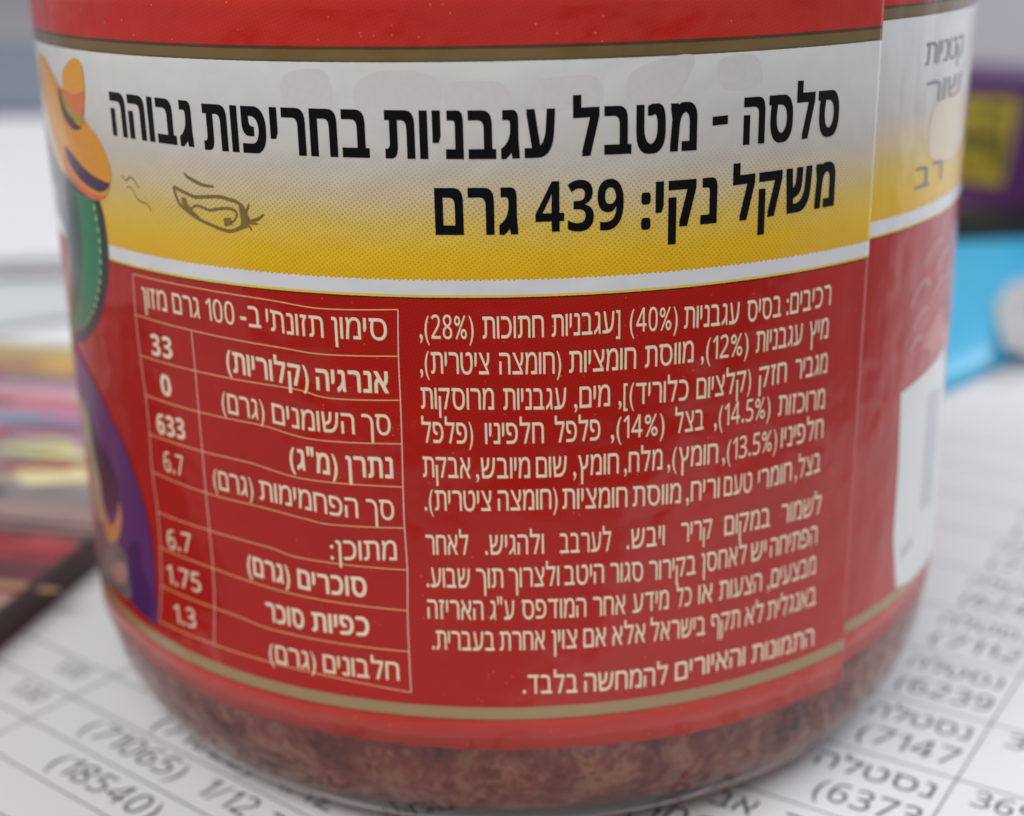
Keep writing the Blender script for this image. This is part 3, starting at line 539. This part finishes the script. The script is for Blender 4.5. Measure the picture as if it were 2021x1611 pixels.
V = np.array([catpt(T0, .01), catpt(T1, .01), catpt(T1, 1.3), catpt(T0, 1.6)]); o = flat('spine_strip', V, [(0, 1, 2, 3)], -31.20, plain('dark_spine_ink', (.03, .018, .016), .5, .3, 300)); catlocal(o)
bands = [(-40, 3, (.07, .02, .02)), (3, 7, (.42, .25, .20)), (7, 10, (.30, .02, .04)), (10, 15, (.13, .02, .03)), (15, 20, (.28, .02, .03)), (20, 24, (.12, .05, .05)), (24, 31, (.33, .21, .19)), (31, 38, (.24, .20, .19)), (38, 47, (.42, .33, .24)), (47, 53, (.34, .20, .24)), (53, 60, (.40, .24, .36)), (60, 64, (.28, .30, .40)), (64, 71, (.58, .18, .24)), (71, 76, (.60, .36, .40)), (76, 80, (.20, .10, .22)), (80, 86, (.44, .30, .14)), (86, 98, (.46, .35, .16))]
for i, (a, b, c) in enumerate(bands):
    V = np.array([catpt(a, .02), catpt(b, .02), catpt(b+3, W1-1), catpt(a+3, W1-1)])
    nseg = 1; o = flat('printed_band', V, [(0, 1, 2, 3)], -31.44, plain('cover_ink_%d' % i, c, .25, .35, 120)); catlocal(o)
blobs_ = [(44, 17, 6, 7, (.85, .75, .40)), (88, 9, 5, 9, (.75, .45, .03)), (90, 26, 4, 8, (.05, .20, .28)), (89, 42, 6, 8, (.70, .42, .10)), (27, 22, 2, 4, (.50, .10, .04)), (58, 12, 3, 10, (.18, .22, .42)), (74, 25, 3, 12, (.66, .40, .46)), (38, 6, 3, 3, (.22, .16, .22)), (14, 26, 3, 7, (.40, .10, .05)), (51, 26, 3, 6, (.70, .60, .20)), (66, 4, 2.5, 4, (.50, .12, .20)), (79, 10, 2, 9, (.12, .05, .20)), (84, 22, 3, 6, (.80, .60, .20)), (34, 28, 3, 8, (.10, .06, .08)), (-3, 14, 2, 8, (.30, .25, .16)), (20, 8, 2, 7, (.42, .04, .05))]
rb = random.Random(5)
pal = [(.50, .03, .05), (.75, .45, .05), (.10, .06, .22), (.80, .70, .55), (.06, .03, .03), (.60, .25, .40), (.08, .25, .35), (.45, .10, .04), (.80, .62, .10), (.30, .18, .12)]
for k in range(60):
    t_ = rb.uniform(-5, 95); c = pal[rb.randrange(10)] if t_ > 40 else [(.10, .04, .03), (.30, .03, .03), (.05, .02, .03), (.36, .22, .16)][rb.randrange(4)]
    blobs_.append((t_, rb.uniform(2, 60), rb.uniform(.4, 1.3), rb.uniform(3, 13), tuple(min(1, v*rb.uniform(.7, 1.2)) for v in c)))
for i, (t, w, rt_, rw, c) in enumerate(blobs_):
    V = np.array([catpt(t+rt_*math.cos(q)*(1+.2*math.sin(3*q+i)), w+rw*math.sin(q)) for q in np.linspace(0, 2*math.pi, 18, endpoint=False)])
    o = flat('printed_picture', V, [tuple(range(18))], -31.43+.003*i, plain('picture_ink_%d' % i, c, .25, .2, 200)); catlocal(o)

def box_thing(name, label, cat, poly, z0, z1, mat, part):
    cx = sum(q[0] for q in poly)/len(poly); cy = sum(q[1] for q in poly)/len(poly)
    e = empty(name, (cx*MM, cy*MM, z0*MM)); tag(e, label, cat)
    return e, cx, cy, z0
def rel(o, e):
    o.parent = e; o.location = -Vector(e.location); return o
M_P2 = paper_mat('bright_copy_paper', (.80, .80, .83)); M_P3 = paper_mat('cool_copy_paper', (.62, .65, .68))
# two piles of loose white sheets
def pile(name, label, poly, n, th, mat):
    e, cx, cy, z0 = box_thing(name, label, 'paper pile', poly, PZ+.01, 0, mat, '')
    for k in range(n):
        a = math.radians(random.uniform(-.5, .5)); ca_, sa_ = math.cos(a), math.sin(a)
        dx, dy = random.uniform(-.5, .5), random.uniform(-.5, .5)
        P = [(cx+(x-cx)*ca_-(y-cy)*sa_+dx, cy+(x-cx)*sa_+(y-cy)*ca_+dy) for x, y in poly]
        rel(slab('sheet', P, PZ+.02+k*th, PZ+.02+(k+.9)*th, mat), e)
    return e
pile('low_paper_pile', 'low pile of white sheets just behind the catalogue, its near edge slanting', [(-160, 92), (-60, 146), (-60, 158), (-230, 158)], 4, .45, M_P3)
pile('tall_paper_pile', 'taller pile of white sheets further back at the left', [(-330, 163), (-62, 166), (-70, 400), (-330, 404)], 8, .75, M_P2)
fo = slab('grey_folder', [(-420, 470), (-120, 460), (-110, 800), (-430, 820)], PZ-.1, PZ+3, plain('blue_grey_card', (.20, .235, .30), .5, .1, 20)); tag(fo, 'flat blue grey folder far behind the paper piles', 'folder')

# ------------------------------------------------------------------ things behind, right
M_BLUE = plain('sky_blue_film', (.04, .47, .78), .3, .12, 60)
def pillow(name, poly, z0, h, mat, n=24):
    P = [np.array(q, float) for q in poly]; V, F = [], []
    for i in range(n+1):
        for j in range(n+1):
            a, b = i/n, j/n
            q = (P[0]*(1-a)+P[1]*a)*(1-b)+(P[3]*(1-a)+P[2]*a)*b
            e = min(a, 1-a, b, 1-b)*2; zz = h*(1-(1-min(1, e*2.2))**2)
            V.append((q[0]*MM, q[1]*MM, (z0+zz+.25*math.sin(9*a+3*b)*min(1, e*3))*MM))
    for i in range(n):
        for j in range(n): F.append((i*(n+1)+j, (i+1)*(n+1)+j, (i+1)*(n+1)+j+1, i*(n+1)+j+1))
    m0 = len(V); V += [(x, y, z0*MM-.0001) for x, y, z in V[:]]
    F += [tuple(m0+q for q in reversed(f)) for f in F[:]]
    rim = [(i*(n+1)) for i in range(n+1)]+[n*(n+1)+j for j in range(1, n+1)]+[i*(n+1)+n for i in range(n-1, -1, -1)]+[j for j in range(n-1, 0, -1)]
    for a, b in zip(rim, rim[1:]+rim[:1]): F.append((a, b, m0+b, m0+a))
    return link_mesh(name, V, F, mat, None, True)
bb = empty('blue_snack_bag', (95*MM, 120*MM, PZ*MM)); tag(bb, 'flat sky blue snack bag with white print, lying right of the jar', 'bag')
rel(pillow('bag_body', [(52, 58), (142, 146), (182, 186), (55, 186)], PZ+.15, 3.6, M_BLUE), bb)
M_BW = plain('white_bag_print', (.50, .50, .50), .35, .3, 150)
rel(flat('white_print', [(91.4, 116.7), (98.8, 131.8), (105.8, 137.5), (108.5, 131.0), (91.6, 86.8), (87.2, 84.2), (83.6, 87.4), (86.5, 99.7)], [tuple(range(8))], -31.05, M_BW, None), bb)
rel(flat('white_print', [(95.5, 109.2), (103.0, 115.8), (97.4, 95.6), (90.1, 89.9)], [tuple(range(4))], -31.00, plain('grey_bag_print', (.22, .24, .28), .35, .3, 150), None), bb)
bp = slab('black_object', [(60, 189), (190, 187), (195, 212), (60, 214)], PZ-.1, PZ+3.2, plain('plain_black', (.008, .010, .012), .5, .2, 200)); tag(bp, 'flat black pouch between the blue bag and the purple box', 'pouch')  # plain black slab filling the dark band between bag and box
PB = [(98, 251), (168, 196), (192, 226), (122, 281)]
pb = empty('purple_box', (130*MM, 225*MM, PZ*MM)); tag(pb, 'upright purple carton with yellow front panel behind the blue bag', 'box')
PBH = -2.2
rel(slab('carton', PB, PZ-.1, PBH, plain('purple_card', (.085, .018, .12), .4, .2, 60)), pb)
def front(name, t0, t1, z0, z1, mat, lift=.15, skew=0):
    A = np.array(PB[0], float); B = np.array(PB[1], float); d = (B-A)/np.linalg.norm(B-A); nrm = np.array([d[1], -d[0]])
    if nrm[1] > 0: nrm = -nrm
    V = []
    for l in (0, lift):
        for t, zz in ((t0, z0), (t1, z0), (t1+skew, z1), (t0, z1)):
            q = A+d*t+nrm*l; V.append((q[0]*MM, q[1]*MM, zz*MM))
    rel(link_mesh(name, V, [(0, 1, 2, 3), (4, 5, 6, 7), (0, 1, 5, 4), (1, 2, 6, 5), (2, 3, 7, 6), (3, 0, 4, 7)], mat, None), pb)
M_YP = plain('yellow_panel_card', (.42, .33, .02), .4, .15, 200); M_DK = plain('dark_print_card', (.07, .055, .02), .4, .2, 200)
front('yellow_panel', 25.5, 39, -29.3, -6.8, M_YP, .15, 2.6)
for t0, t1, z0, z1 in ((26, 36, -19.8, -16.2), (27, 31, -10.4, -9.6), (33, 38.5, -10.8, -9.2), (37, 38.5, -26, -14), (34.6, 36, -24.5, -19.5), (27, 33, -23.5, -22.8), (27.5, 32.5, -26.6, -25.8), (28, 31, -13.4, -12.6), (33, 35, -14, -11.8)):
    front('panel_print', t0, t1, z0, z1, M_DK, .3)

bpy.data.objects.remove(_fo)
